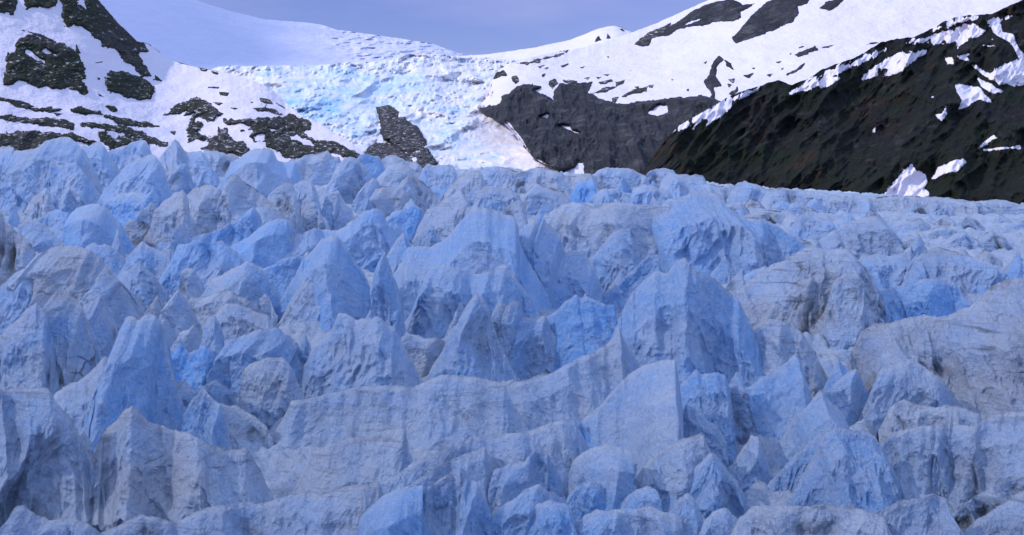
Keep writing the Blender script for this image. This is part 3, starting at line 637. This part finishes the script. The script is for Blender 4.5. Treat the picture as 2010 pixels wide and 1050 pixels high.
# kind, view, foot row, crest, label, blueness, silt, options
DATA = [
# --- skyline and far rows, left
('b','A',260,'-80,130 -60,110 0,95 50,88 75,92 95,150 110,190','pale lump on the ice skyline at the left edge',.4,.3),
('p','A',440,'85,110 130,105 200,100 250,60 300,35 345,30 400,33 440,60 470,110 500,170 530,260 570,350','tallest broad dome on the left ice skyline with a shaded groove down it',.5,.35),
('p','A',450,'270,230 285,175 310,182 350,195 385,175 430,180 470,220 530,300 570,360 600,400','bluish spur standing in front of the tallest skyline dome',.55,.25,dict(turn=-.2)),
('b','A',350,'460,80 500,70 555,62 590,80 620,130 650,180 680,230','rounded pale block right of the tallest skyline dome',.45,.3),
('p','A',250,'600,110 700,85 760,60 790,50 820,55 845,90 850,120','small blue-topped pinnacle on the skyline below the left rock bands',.5,.2),
('p','A',480,'570,350 650,260 700,200 760,160 830,140 870,130 900,160 930,220 945,280','wide blue pyramid with a deep blue hollow at its foot, upper left',.65,.15,dict(steep=1.7)),
('p','A',300,'895,150 930,110 960,70 985,45 1005,60 1025,90 1050,110 1080,110 1130,100 1160,130 1180,170 1200,220','sharp-tipped pinnacle on the skyline under the rock pyramid',.45,.35),
('p','A',370,'890,340 930,280 970,230 1010,190 1050,185 1065,210 1062,270','leaning slab of ice with a dark crack, below the sharp-tipped skyline pinnacle',.6,.4,dict(skew=.5)),
('r','A',260,'1150,105 1220,110 1300,130 1350,150 1380,170','low dirty skyline ridge between two pointed pinnacles, left of centre',.3,.7),
('p','A',350,'1300,170 1340,150 1380,125 1420,100 1480,95 1530,105 1560,150 1600,165 1660,160 1680,200','skyline pinnacle with a bright left face and fluted shaded right face',.5,.25,dict(spur=[(.48,.5,.1)])),
('b','A',280,'1670,150 1740,130 1820,120 1850,105 1880,130 1915,150 1920,200','lumpy grey block with a tiny tip on the skyline under the rock shoulder',.3,.6),
('p','A',310,'1135,240 1160,220 1190,205 1220,240 1250,290','small blue triangle of ice between dirty ridges, upper left',.7,.2),
('p','A',440,'0,300 30,270 60,240 90,200 120,185 150,240 180,300 205,350','blue-grey pyramid near the left edge below the skyline',.5,.4),
('b','A',480,'140,440 170,390 220,340 260,310 280,340 300,400 310,440','rusty-edged tilted slab at the foot of the left skyline dome',.3,.9),
('b','A',620,'210,490 270,460 320,435 370,440 400,465 420,520','bright pale blue knob, left half of the paired blocks near the left edge',.6,.1),
('w','A',670,'395,460 430,430 480,415 520,405 560,410 600,430 640,470 700,550 740,620 775,670','bright blue block with a big shaded triangular right face, left side',.7,.1,dict(spur=[(.52,.6,0)])),
('w','A',640,'850,520 870,450 920,390 980,350 1030,330 1060,370 1070,450','dirty grey fluted wall left of centre in the upper rows',.25,.9),
('w','A',590,'1060,350 1100,320 1150,300 1190,300 1230,320 1250,340 1290,260 1340,250 1380,290 1430,320 1500,370 1560,420','wide grey wall split by deep dark vertical gullies, upper left of centre',.3,.85),
('p','A',570,'1520,345 1560,310 1620,290 1650,300 1670,350 1690,430 1710,540','grey tooth left of a taller pale tooth, above the blue hooked spur',.35,.6),
('p','A',550,'1650,300 1700,280 1740,270 1780,310 1800,400 1810,480','taller pale tooth of the pair above the blue hooked spur',.35,.6),
('p','A',550,'1810,530 1815,450 1830,370 1870,335 1910,345 1920,400 1910,500','narrow rounded column right of the two teeth',.5,.35),
('r','A',(680,620),'900,640 1000,620 1100,590 1200,560 1290,520 1350,480 1400,445 1430,428 1450,450 1460,500 1470,530','long spur rising right to a hooked vivid blue end, upper left of centre',.8,.08,dict(turn=.3)),
('b','A',750,'1310,640 1400,590 1460,540 1520,505 1570,492 1620,500 1640,540 1635,600','rounded block with a saturated blue right face beside the hooked spur',.85,.12,dict(spur=[(.5,.55,-.1)])),
('r','A',(780,700),'1480,750 1540,670 1620,620 1700,570 1770,540 1850,545 1900,560 1960,520 2010,480 2056,446 2110,430 2160,450','bright ridge climbing right to a blue arch left of centre',.6,.12),
('b','A',810,'490,650 530,620 600,640 650,660 700,710 720,760','pale blue hump below the block with the triangular shaded face',.55,.2),
('b','A',880,'720,700 760,660 800,620 850,650 900,670 960,660 1010,700 1040,750 1060,800','twin-humped pale block in the left middle rows',.5,.4),
('b','A',720,'110,520 180,500 240,520 290,560 340,600 370,640','weathered blue-grey hump just below the bright knob at the left',.5,.5),
('w','A',880,'-60,430 0,440 40,510 100,560 150,610 190,660 205,720','streaked grey flank cut by the left edge in the middle rows',.35,.8),
('w','A',1095,'150,760 200,700 270,655 340,640 400,640 450,655 520,670 560,720 620,780 670,830 700,890 730,950 750,1000','big brown-veined dome in the left middle of the glacier',.25,1.0,dict(steep=2.0)),
('b','A',1100,'-60,930 -30,900 30,850 80,800 130,775 170,780 200,810 220,860 215,930','clean bluish block in front of the brown-veined dome at the left edge',.6,.15),
('p','A',960,'700,800 740,760 790,730 820,760 870,810 900,850 940,890','small pinnacle on the right shoulder of the brown-veined dome',.5,.45),
('b','A',950,'1000,940 1010,860 1020,800 1040,770 1090,770 1130,830 1145,900','square-cut grey block behind the paired middle pyramids, left of centre',.45,.5),
('p','A',1040,'1180,830 1260,800 1330,760 1390,725 1430,740 1470,770 1520,840 1560,900 1600,960 1620,1000','broad blue pyramid left of centre, rear one of a pair',.6,.2,dict(spur=[(.45,.4,.2)])),
('p','A',1020,'1340,900 1380,850 1420,812 1450,840 1500,890 1560,940','small sharp pyramid in front of the broad blue one, left of centre',.55,.2),
('r','A',1070,'1075,935 1150,930 1230,900 1300,895 1350,930 1450,970','low grey ridge like a snout at the foot of the paired pyramids',.35,.5),
('w','A',900,'1470,770 1540,740 1600,710 1660,700 1720,700 1740,720','banded ice wall with open blue cracks left of centre',.8,.15),
('p','A',1070,'1620,980 1680,880 1730,800 1780,740 1850,720 1890,740 1930,810 1950,900 1970,1000','grey pinnacle with a dark crack down its front, left of the great central peak',.45,.4),
('p','B',970,'-166,634 -100,570 -50,520 0,505 40,515 80,560 120,620 170,690 210,760 225,870','tall hooked peak with a smooth blue right side, left of centre',.65,.12,dict(spur=[(.5,.5,.25)])),
('b','A',900,'1000,640 1100,610 1250,620 1300,650 1360,700','smooth blue saddle under the long hooked spur',.7,.1),
('b','A',620,'690,540 740,500 800,440 860,400 880,450 870,540','scooped grey hollow-sided lump left of the dirty fluted wall',.35,.7),
('b','A',520,'600,380 680,350 760,340 820,350 860,330 900,380 890,430','ledge with a vivid blue band at the foot of the wide blue pyramid',.85,.15),
# --- skyline and far rows, middle
('p','B',310,'20,130 50,80 80,60 110,55 150,75 200,130 235,190 270,240','rounded grey peak on the skyline left of the rock wedge',.4,.4),
('b','B',200,'140,70 170,45 210,35 240,45 275,60 300,110 290,150','blue dome on the skyline right behind the rounded grey peak',.65,.1),
('r','B',170,'285,75 320,55 360,50 400,60 430,80 480,90 510,120','pale skyline hump below the dark rock wedge',.35,.4),
('b','B',250,'265,170 310,120 350,95 400,90 450,120 500,150','broad grey hump just in front of the pale skyline hump, middle',.35,.6),
('b','B',270,'500,160 530,110 570,95 630,95 680,105 700,125 710,180','blue-grey knob on the skyline at the left foot of the icefall',.5,.4),
('b','B',310,'640,260 680,210 730,160 770,130 830,130 860,170 870,220','dirty slanted block with brown ledges below the icefall',.25,.95),
('r','B',230,'830,140 880,115 930,108 990,120 1040,140 1080,160','low skyline ridge directly below the icefall foot',.35,.6),
('r','B',260,'1040,150 1110,130 1170,115 1230,125 1300,150 1370,165 1430,150 1470,160','long crumbly skyline ridge below the grey cliff',.3,.7),
('b','B',240,'1460,165 1510,125 1560,110 1620,115 1680,125 1740,150 1780,170','pale skyline hump below the straight snow strip',.4,.5),
('b','B',250,'1780,155 1810,130 1870,120 1930,130 1960,155 2010,155 2100,170','rounded pale skyline hump at the start of the dark slope',.45,.3),
('p','B',350,'130,300 160,250 200,200 240,180 270,200 268,240','slim leaning slab in front of the rounded grey skyline peak',.5,.5,dict(skew=.5)),
('w','B',380,'215,310 250,240 300,225 370,220 420,170 470,165 520,200 560,240 600,280','two-topped brownish wall in the upper middle rows',.3,.8),
('b','B',460,'-20,330 10,260 40,250 80,310 110,350','soft grey lump below the rounded grey skyline peak',.4,.5),
('b','B',350,'830,260 860,225 900,215 960,230 1020,240 1060,270 1070,310','pale tilted slab with a dark bent seam, upper middle',.5,.6),
('b','B',360,'1075,290 1120,235 1160,210 1220,230 1280,250 1340,290','smooth pale wedge right of the slab with the bent seam',.45,.6),
('p','B',300,'1345,280 1370,230 1400,190 1440,195 1470,175 1480,230 1490,260','tiny vivid blue pinnacle in the far rows right of centre',.95,.05),
('b','B',320,'1460,290 1520,240 1590,230 1650,250 1680,280','pale blue hump right of the tiny vivid blue pinnacle',.55,.3),
('b','B',340,'1680,300 1700,240 1760,215 1830,230 1900,250 1940,290','bluish lump in the far rows below the straight snow strip',.6,.3),
('w','B',520,'500,440 540,350 600,330 650,290 690,250 720,235 750,270 770,340 790,400','grey grainy gable behind the great central peak',.3,.6),
('b','B',490,'340,370 400,350 450,335 480,330 510,345 515,400 510,460','small block whose right face is deep blue, left of the grey gable',.85,.1,dict(turn=.5)),
('p','B',620,'250,540 280,460 310,430 340,425 380,450 420,490','smooth pale shoulder right of the blue arch',.6,.1),
('p','B',860,'320,600 340,570 380,510 410,487 418,560 425,640','bright narrow triangle of ice against the left flank of the great central peak',.6,.05,dict(turn=-.3,steep=3)),
('w','B',920,'430,560 560,560 640,520 700,450 750,390 800,350 850,342 900,345 950,370 1000,385 1040,400 1055,450 1065,540 1100,620 1160,720 1220,830 1250,900','great broad-shouldered blue peak in the centre of the glacier',.65,.12,dict(steep=2.0,spur=[(.2,.3,0),(.72,.35,.2)])),
('w','B',1030,'460,900 500,800 540,720 580,670 640,665 700,690 760,700 850,710 920,690 975,665 1000,700 1040,740 1080,790 1150,880','two-cornered blue wall standing in front of the great central peak',.6,.15,dict(steep=2.8)),
('p','B',460,'970,360 990,330 1030,310 1060,300 1080,320 1100,380 1110,440','grey cone just right of the top of the great central peak',.35,.6),
('p','B',880,'1065,470 1100,430 1150,415 1180,440 1200,400 1215,440 1250,455 1290,500 1320,600 1370,580 1420,590 1480,680 1530,800','fluted blue fin with a thin upright tip, right of the great central peak',.65,.15,dict(steep=2.6)),
('w','B',690,'1200,390 1240,360 1290,330 1360,310 1430,320 1480,340 1530,330 1600,310 1700,310 1780,325 1850,330 1920,330 1930,400 1960,500 2010,600','long grey cliff of ice with a crumbly pitted top, right of centre',.35,.65,dict(steep=2.8)),
('p','B',820,'1470,620 1510,570 1540,530 1590,480 1640,460 1685,460 1690,520 1690,600 1700,700','pinnacle leaning right with an overhanging flat tip, right of centre',.55,.25,dict(skew=.3,steep=3)),
('p','B',870,'1480,870 1540,820 1600,780 1680,710 1750,640 1800,612 1840,608 1850,640 1870,690','pale blue horn rising behind the great right wall',.7,.08,dict(steep=2.8)),
('w','P',768,'1185,690 1205,650 1225,605 1245,570 1268,548 1290,533 1310,537 1328,515 1345,510 1358,530 1380,540 1405,550 1425,570 1450,590 1465,620 1480,650 1500,700 1510,740','great right wall, a huge smooth blue fin with fine flutes and a long left arm',.6,.15,dict(steep=2.6,rough=.85,turn=.12,skew=-.1)),
('w','E',390,'915,300 930,220 980,160 1040,120 1080,85 1115,62 1130,75 1160,70 1210,90 1270,105 1285,170','deep blue tilted slab with a white crest, between the pinnacles and the great right wall',.95,.02,dict(turn=-.2,rough=.6)),
# --- skyline and far rows, right
('w','C',590,'-90,250 0,180 60,170 130,140 200,130 270,150 320,200 380,250 450,290 550,290 640,340 700,380 760,420 780,450','long fluted blue wall sinking to the right, upper right of centre',.6,.15,dict(steep=3.0)),
('r','C',170,'0,25 50,40 130,50 160,75 230,90 270,105 340,110 380,110','pale skyline ridge sloping down under the dark slope, right of centre',.4,.4),
('b','C',190,'370,110 400,85 440,80 480,90 530,115 560,130','smooth little dome on the skyline against the dark slope',.45,.3),
('r','C',230,'560,130 640,120 760,130 870,140 980,160 1060,170 1150,178','long low skyline ridge between the little dome and the grey snow fan',.35,.5),
('r','C',240,'1150,180 1220,165 1290,158 1370,160 1450,165 1560,170 1660,180 1730,195','low streaked skyline ridge in front of the grey snow fan',.25,.9),
('r','C',260,'1730,195 1800,185 1880,180 1940,195 2010,205 2150,215','rightmost low ridge on the ice skyline',.25,.7),
('p','C',250,'770,230 800,190 830,165 860,200 890,240','small blue point behind the notch, far right rows',.7,.2),
('b','C',390,'700,330 730,280 790,250 850,260 910,280 930,300 980,290 1000,255 1015,300','broken block beside a dark blue notch, right rows',.6,.5),
('w','C',500,'860,400 920,360 980,330 1040,300 1110,280 1170,270 1220,300 1260,340 1300,390 1340,420','rounded pale gable with a dark seam on its right shoulder, right rows',.4,.5),
('r','C',300,'430,270 470,260 560,240 650,250 720,260','dirty ledge above the long fluted blue wall',.25,.9),
('b','C',510,'1240,470 1280,430 1350,420 1420,430 1480,470','small pale hump right of the rounded pale gable',.35,.5),
('w','C',900,'390,690 480,620 560,570 640,530 720,490 780,450 850,450 930,460 1010,455 1050,490 1090,540 1140,590 1160,640','big veined brownish dome at the right with slanting dark seams',.3,.9,dict(steep=1.9)),
('b','C',670,'1090,500 1180,485 1280,490 1340,500 1380,530 1430,570 1470,610','bluish mound right of the big veined dome',.65,.3),
('b','C',700,'1380,520 1480,480 1560,480 1640,490 1700,500 1780,530 1860,560 1910,580 1925,620','wide blue mound near the right edge with a sharp right corner',.6,.35),
('w','C',890,'1110,700 1200,690 1290,670 1380,650 1470,630 1540,625 1580,650','smooth blue sunken face right of the big veined dome',.75,.1),
('p','C',880,'1310,860 1360,820 1440,770 1500,730 1560,670 1610,645 1650,680 1660,740','slanting blue spur with a rounded top near the right edge',.75,.2),
('w','P',810,'1672,690 1690,655 1712,640 1745,636 1775,626 1815,620 1850,625 1880,612 1905,603 1925,585 1940,570 1960,555 1980,550 2010,545 2080,540','huge cracked and dirty slope at the right edge with a long dark seam',.25,.95,dict(steep=1.8)),
('b','C',910,'540,830 600,770 680,700 760,630 820,620 840,680 850,760','grey triangular buttress with an orange stain, on the big veined dome',.25,.85),
('b','C',930,'900,760 930,650 960,620 1010,600 1080,600 1110,650 1115,750 1120,880','squarish buttress right of the orange-stained one',.35,.8),
('p','C',690,'340,650 380,610 420,570 430,620','tiny grey horn left of the big veined dome',.45,.5),
('b','C',670,'425,620 480,580 550,560 580,575','small slab with a shadowed front left of the big veined dome',.6,.3),
('w','P',765,'1480,650 1510,628 1545,632 1575,655 1600,690','rusty fluted apron at the right foot of the great right wall',.2,1.0),
# --- near rows, left
('p','D',460,'-60,260 0,240 40,190 80,160 110,120 150,95 175,120 200,150 215,220 240,330 260,430','pale grey fin at the left edge, first of the tall fluted fins',.35,.5,dict(steep=3)),
('p','D',450,'200,130 210,70 250,30 290,60 330,100 360,180 380,260 385,340','brown-streaked fluted fin between the pale grey fin and the blue-tipped one',.25,1.0,dict(steep=3)),
('p','D',370,'350,105 390,78 420,62 430,110 450,150 470,190 470,260','blue-tipped fin beside the brown-streaked one, left side',.55,.4,dict(steep=3)),
('p','D',640,'450,330 470,280 490,220 520,160 550,155 570,170 600,148 640,150 665,180 680,240 690,310 710,380 730,450 760,520 810,590','tall round-headed blue tower in the lower left',.75,.15,dict(steep=2.4,round_=.3,spur=[(.42,.5,0)])),
('p','D',660,'225,470 270,440 330,410 380,370 410,340 430,315 450,325 480,345 520,350 540,420 560,520','pale stepped wing joined to the left of the round-headed tower',.45,.4),
('w','D',960,'-80,480 0,455 40,470 70,520 90,570 110,700 130,860','smooth grey-blue flank in the bottom left corner',.4,.35,dict(steep=2.8)),
('w','D',1010,'20,455 60,440 120,445 170,445 200,455 230,500 280,560 320,620 350,690 390,780 430,850 440,920','big smooth grey-blue buttress with a dark rim at the lower left',.4,.45,dict(steep=2.6)),
('w','D',990,'430,620 480,580 510,540 545,518 570,540 620,590 680,610 740,620 800,640 860,680 940,700 1020,700 1050,740 1080,800','broad grimy slope with a small blue head, lower left',.3,.8,dict(steep=1.7)),
('p','D',220,'600,130 620,95 650,70 665,110','tiny horn behind the round-headed tower',.4,.5),
('p','D',230,'680,150 700,80 735,45 760,70 790,120 805,190','slim grey peak right behind the round-headed tower',.4,.5),
('b','D',310,'740,215 780,205 800,190 820,210 830,260','chalky white notch-topped bit of ice right of the round-headed tower',.3,.3),
('w','D',450,'690,310 720,280 750,255 780,310 810,290 850,265 870,290 900,350 930,400','dark blue hollow wall with a jagged rim right of the round-headed tower',1.0,.02,dict(turn=.3)),
('p','D',380,'830,260 840,190 860,155 885,145 905,180 925,230 920,300 915,350','chalky upright fin above the dark blue hollow',.45,.3,dict(steep=3.2)),
('b','D',270,'890,140 930,100 980,100 1050,130 1100,150 1130,190','pale flat-topped hump left of centre above the dark blue hollow',.4,.5),
('w','D',450,'920,330 940,250 1000,230 1080,200 1150,200 1190,230 1230,270 1220,310','slate-blue shaded wall ending in a small blue cave, left of centre',.75,.3),
('b','D',520,'995,460 1000,370 1050,340 1110,320 1170,325 1200,350 1220,400 1240,450','rounded grey table of ice right of the small blue cave',.4,.5,dict(steep=3)),
('b','D',660,'820,560 850,520 900,510 970,520 1050,560 1100,600','low grimy hump below the dark blue hollow',.3,.8),
('r','D',(1150,1080),'400,1060 430,1040 520,1000 580,965 640,980 720,1000 760,985 800,960 850,940 930,930 1000,915 1060,925 1110,915 1200,885 1270,880 1320,885 1370,865 1430,850 1500,840 1560,830','long undulating ridge crossing the bottom left of the picture',.4,.45,dict(steep=2.0,rough=.6)),
('b','D',560,'720,430 760,420 800,450 850,430 890,415 930,440 960,460','crumbled ledge under the dark blue hollow',.5,.5),
('b','D',1130,'60,940 100,930 150,970 220,990 300,985 370,1010','low hump in the bottom left corner before the smooth buttress',.4,.5),
# --- near rows, middle
('p','E',420,'590,230 620,190 650,130 680,85 705,62 730,80 755,120 775,180 790,240','steep blue-grey pinnacle just below the centre, tallest of a row of three',.5,.3,dict(steep=2.8)),
('p','E',390,'770,140 790,105 810,98 830,120 845,190 860,260','slender middle pinnacle of the row of three below the centre',.45,.3,dict(steep=3.2)),
('p','E',390,'825,115 850,97 885,93 890,150 910,155 960,160 990,150','square-tipped right pinnacle of the row of three below the centre',.5,.3,dict(steep=3)),
('w','E',460,'30,280 70,240 110,200 135,140 165,140 210,165 260,160 300,150 330,175 370,200 400,260 430,320 460,370 475,400','wide several-peaked grey-blue wall left of the row of three pinnacles',.45,.3,dict(steep=2.4)),
('b','E',370,'400,290 410,220 440,225 500,240 550,240 590,260','dirty little shelf between the several-peaked wall and the row of three pinnacles',.2,.9),
('p','P',668,'735,590 740,520 755,498 765,520 775,560 785,600 797,650','smooth dark-sided blade between the hooked peak and the two-cornered wall',.65,.1,dict(steep=3.2,turn=.3)),
('r','E',(760,400),'400,640 460,580 520,510 560,480 620,490 700,460 790,450 850,425 920,410 1000,390 1070,350 1130,320 1200,290 1270,240 1290,190','long pale ridge climbing right to the foot of the great right wall',.4,.35,dict(steep=1.6,rough=.55)),
('w','E',860,'30,710 50,700 130,660 250,640 330,620 410,610 425,700','grey smooth bank with fine dirty lines, lower middle',.25,.4,dict(steep=1.5,rough=.35,turn=.1,skew=.1)),
('w','E',660,'-60,500 50,480 200,440 330,435 440,440 560,390 700,400 820,430','broad dull bank under the several-peaked wall, lower middle',.25,.45,dict(steep=1.4,rough=.4,turn=.1,skew=.1)),
('r','E',(1150,740),'-150,1120 0,1030 100,960 200,890 300,830 380,800 440,750 530,710 620,680 700,640 760,640 850,630 930,620 1000,590 1060,575 1110,575','upper of two long thin ridges running diagonally up from the bottom edge',.5,.2,dict(steep=1.8,rough=.55)),
('r','E',(1180,800),'-100,1120 0,1080 130,1000 250,930 350,880 450,830 560,760 650,720 740,690','lower of two long thin ridges running diagonally up from the bottom edge',.6,.15,dict(steep=2.0,rough=.55)),
('b','E',760,'885,690 930,650 980,615 1040,590 1100,570 1140,590 1170,630 1190,670','clean blue hump at the upper end of the diagonal ridges',.85,.08),
('b','E',780,'800,740 830,700 870,690 900,720','little blue ball of ice in front of the clean blue hump',.8,.05,dict(round_=.5)),
('b','E',870,'640,790 670,750 720,720 770,725 800,750 790,790','pale boulder of ice beside a deep blue gap, bottom middle',.7,.15),
('w','E',950,'765,870 775,790 830,760 900,750 940,700 970,685 1000,720 1030,780 1060,830 1060,880','stout blue serac with a pointed middle, bottom middle',.65,.12,dict(steep=2.8)),
('b','E',870,'1010,740 1015,715 1040,705 1090,720 1110,760','small pure blue wedge right of the stout serac',.95,.03),
('b','E',910,'1085,790 1100,750 1140,710 1190,690 1250,680 1300,690 1345,710 1335,800','smooth rounded boulder of ice with a dark split right face, bottom middle',.5,.05,dict(round_=.45,steep=3,rough=.5,spur=[(.72,.5,-.2)])),
('p','P',925,'1130,850 1142,825 1175,800 1205,765 1235,735 1268,715 1300,708 1325,708 1332,740 1340,800 1342,860','bright sharp-edged peak with a dark right face, lower right of centre',.5,.03,dict(turn=.1,steep=1.7,rough=.5,spur=[(.86,.75,-.12)])),
('b','E',960,'1080,900 1120,850 1180,830 1220,850 1240,890 1270,910','small glassy block in front of the smooth rounded boulder',.7,.1),
('p','E',1130,'420,1050 450,960 480,900 500,860 570,820 600,800 630,830 640,780 670,800 700,830 740,880 760,960','fluted blue fin with several tips at the bottom edge, left of centre',.65,.1,dict(steep=2.8)),
('b','E',1140,'180,1050 240,960 320,890 370,865 430,850 485,850 470,920','block with a pale left face and an intensely blue right face at the bottom edge',.9,.05,dict(steep=2.8,spur=[(.5,.7,0)])),
('b','E',1110,'700,1060 760,970 830,920 900,870 960,845 1020,880 1060,900 1090,960','round-shouldered pale block at the bottom edge near the centre',.6,.1,dict(round_=.3)),
('b','E',1130,'840,1050 900,980 950,930 1010,910 1080,930 1100,990','smaller angular block leaning on the round-shouldered one',.65,.1),
('b','F',970,'0,940 60,900 110,860 160,850 190,870 205,950','smooth blue cone-shaped block at the bottom, right of the glassy block',.65,.08,dict(round_=.3)),
('b','E',1120,'1060,1050 1080,1030 1150,970 1220,950 1290,960 1330,990','low smooth hump at the bottom edge right of the centre',.6,.1,dict(round_=.3)),
# --- near rows, right
('b','F',620,'290,430 320,400 350,375 375,390 410,380 440,380 470,400 490,450 490,540','smooth blue block right behind the bright sharp-edged peak',.7,.08),
('p','F',590,'490,455 530,440 570,440 620,400 670,370 720,335 765,305 785,350 795,410 808,460','shark-fin peak with a long pale left ramp, lower right',.65,.08,dict(steep=2.4,spur=[(.3,.35,0),(.85,.3,0)])),
('p','F',670,'245,640 270,570 310,520 340,520 370,545 400,580 440,605','plain grey-blue cone at the foot of the bright sharp-edged peak',.5,.1),
('p','F',740,'660,700 700,650 750,570 800,520 840,480 865,462 890,490 930,530 960,560','slim pyramid in the lower right with a shaded right side',.55,.15,dict(spur=[(.6,.5,.1)])),
('p','F',550,'880,470 930,420 980,385 1010,372 1030,410 1050,450 1070,470','small pale pinnacle between the shark fin and the fluted fan',.6,.15),
('w','F',570,'1050,510 1080,430 1110,370 1170,345 1240,325 1290,360 1340,395 1380,430 1410,490','fan-shaped finely fluted wall below the huge cracked slope',.45,.2,dict(steep=2.8)),
('r','F',620,'1140,545 1170,510 1210,495 1260,520 1320,520 1370,515 1450,530 1520,560','white crumbly shelf of broken ice at the lower right',.1,.45,dict(steep=1.4)),
('p','F',890,'640,850 700,780 760,720 820,670 860,640 890,650 910,690','long-backed fin rising right, left one of a joined pair at the lower right',.55,.15,dict(steep=2.4)),
('p','F',920,'880,630 920,610 960,620 1000,620 1040,615 1090,650 1120,700 1160,780 1190,850','blunt blue buttress, right one of a joined pair at the lower right',.6,.2,dict(steep=2.6)),
('w','F',900,'1110,680 1150,640 1230,610 1310,600 1390,595 1400,570 1410,600 1500,600 1540,570 1620,550 1701,540 1800,530','long smooth wall with one tiny spike on its rim, lower right edge',.45,.35,dict(steep=2.6)),
('p','F',910,'250,880 320,800 380,740 410,715 440,730 480,790 520,830','pale pyramid on the rubble shelf at the lower right of centre',.55,.1),
('p','F',1090,'230,960 270,910 310,885 340,900 370,960 400,1050','rounded blue pinnacle at the bottom edge, right of the cone-shaped block',.7,.1),
('b','F',1110,'-100,1000 0,950 80,945 160,940 240,965 290,980 300,1040','wide smooth pale block at the bottom edge with a curved seam',.45,.15,dict(round_=.3)),
('p','F',1120,'380,1000 430,950 470,940 510,970 560,1040','small blue pinnacle at the bottom edge before the long low bank',.6,.1),
('w','F',1150,'520,990 580,935 660,930 760,930 880,930 1000,940 1080,960 1130,990','long low bank at the bottom edge on the right',.4,.3,dict(steep=2.2)),
('w','F',1150,'1040,1010 1100,950 1180,920 1260,900 1330,885 1380,910','smooth bluish bank at the bottom edge right of the long low bank',.5,.3,dict(steep=2.2)),
('r','F',(1060,930),'1370,1000 1420,940 1500,890 1580,850 1650,810 1740,780 1800,765','upper of two dirty slanting slabs in the bottom right corner',.3,.85,dict(steep=1.8)),
('r','F',(1180,1050),'1430,1060 1520,980 1600,930 1701,870 1800,820','lower of two dirty slanting slabs in the bottom right corner',.4,.7,dict(steep=1.8)),
('r','F',900,'80,860 130,770 200,700 280,660 380,640','smooth curving ramp up to the rubble shelf at the lower right of centre',.4,.3,dict(steep=1.6)),
]
for row in DATA:
    kd, vw, base, crest, lab, bl, dr = row[:7]
    kw = row[7] if len(row) > 7 else {}
    serac(K[kd], vw, base, crest, lab, bl, dr, **kw)

# --- the small nameless fins that fill every gap between the tall ones
rf = random.Random(11); put = []; tries = 0
while len(put) < 135 and tries < 9000:
    tries += 1
    px = rf.uniform(-60, 2070); t = rf.random()
    py = 345+60*max(0, px-1000)/1000+t*(900-345)
    if px > 1300 and py < 470: continue
    if 500 < px < 1150 and py > 720: continue
    sz = 26+(py-330)*.115                                  # photo pixels
    if any((px-a)**2+((py-b)*1.8)**2 < (1.0*(sz+c))**2 for a, b, c in put): continue
    put.append((px, py, sz))
    h = sz*rf.uniform(.75, 1.35); w_ = sz*rf.uniform(.8, 1.4); pk = rf.uniform(.3, .7)
    P_ = [(-.5, .05), (-.5+pk*.5, .5+rf.uniform(-.15, .2)), (-.5+pk, 1), (-.5+pk+.12, .9+rf.uniform(-.1, .05)), (.15+pk*.35, .5+rf.uniform(-.2, .25)), (.55, .05)]
    serac('ice_pinnacle', 'P', py+sz*.35, ' '.join('%.1f,%.1f' % (px+a*w_, py+sz*.35-b*h) for a, b in P_), 'small jagged ice fin wedged in a gap between the taller pinnacles', rf.uniform(.3, .8), rf.uniform(.15, .7), steep=rf.uniform(2.2, 3.4))
    bpy.context.scene.collection.objects[-1]['group'] = 'small ice fins in the gaps'

rf = random.Random(5); put = []; tries = 0
while len(put) < 60 and tries < 9000:
    tries += 1
    px = rf.uniform(1180, 2060); top_y = 345+np.interp(px, [1180, 1310, 1500, 1700, 2010], [-5, 5, 35, 50, 60])
    py = top_y+rf.random()**1.2*110
    sz = 13+(py-330)*.11
    if any((px-a)**2+((py-b)*2.2)**2 < (.85*(sz+c))**2 for a, b, c in put): continue
    put.append((px, py, sz))
    h = sz*rf.uniform(.5, .95); w_ = sz*rf.uniform(1.3, 2.6); pk = rf.uniform(.2, .8)
    P_ = [(-.5, .1), (-.5+pk*.5, .6+rf.uniform(-.2, .25)), (-.5+pk, 1), (.2+pk*.3, .6+rf.uniform(-.2, .2)), (.6, .1)]
    serac('ice_block', 'P', py+sz*.3, ' '.join('%.1f,%.1f' % (px+a*w_, py+sz*.3-b*h) for a, b in P_), 'low dirt-streaked hump of ice in the flatter far field on the right', rf.uniform(.2, .6), rf.uniform(.5, 1.0), steep=rf.uniform(1.6, 2.6))
    bpy.context.scene.collection.objects[-1]['group'] = 'low dirty ice humps on the right'
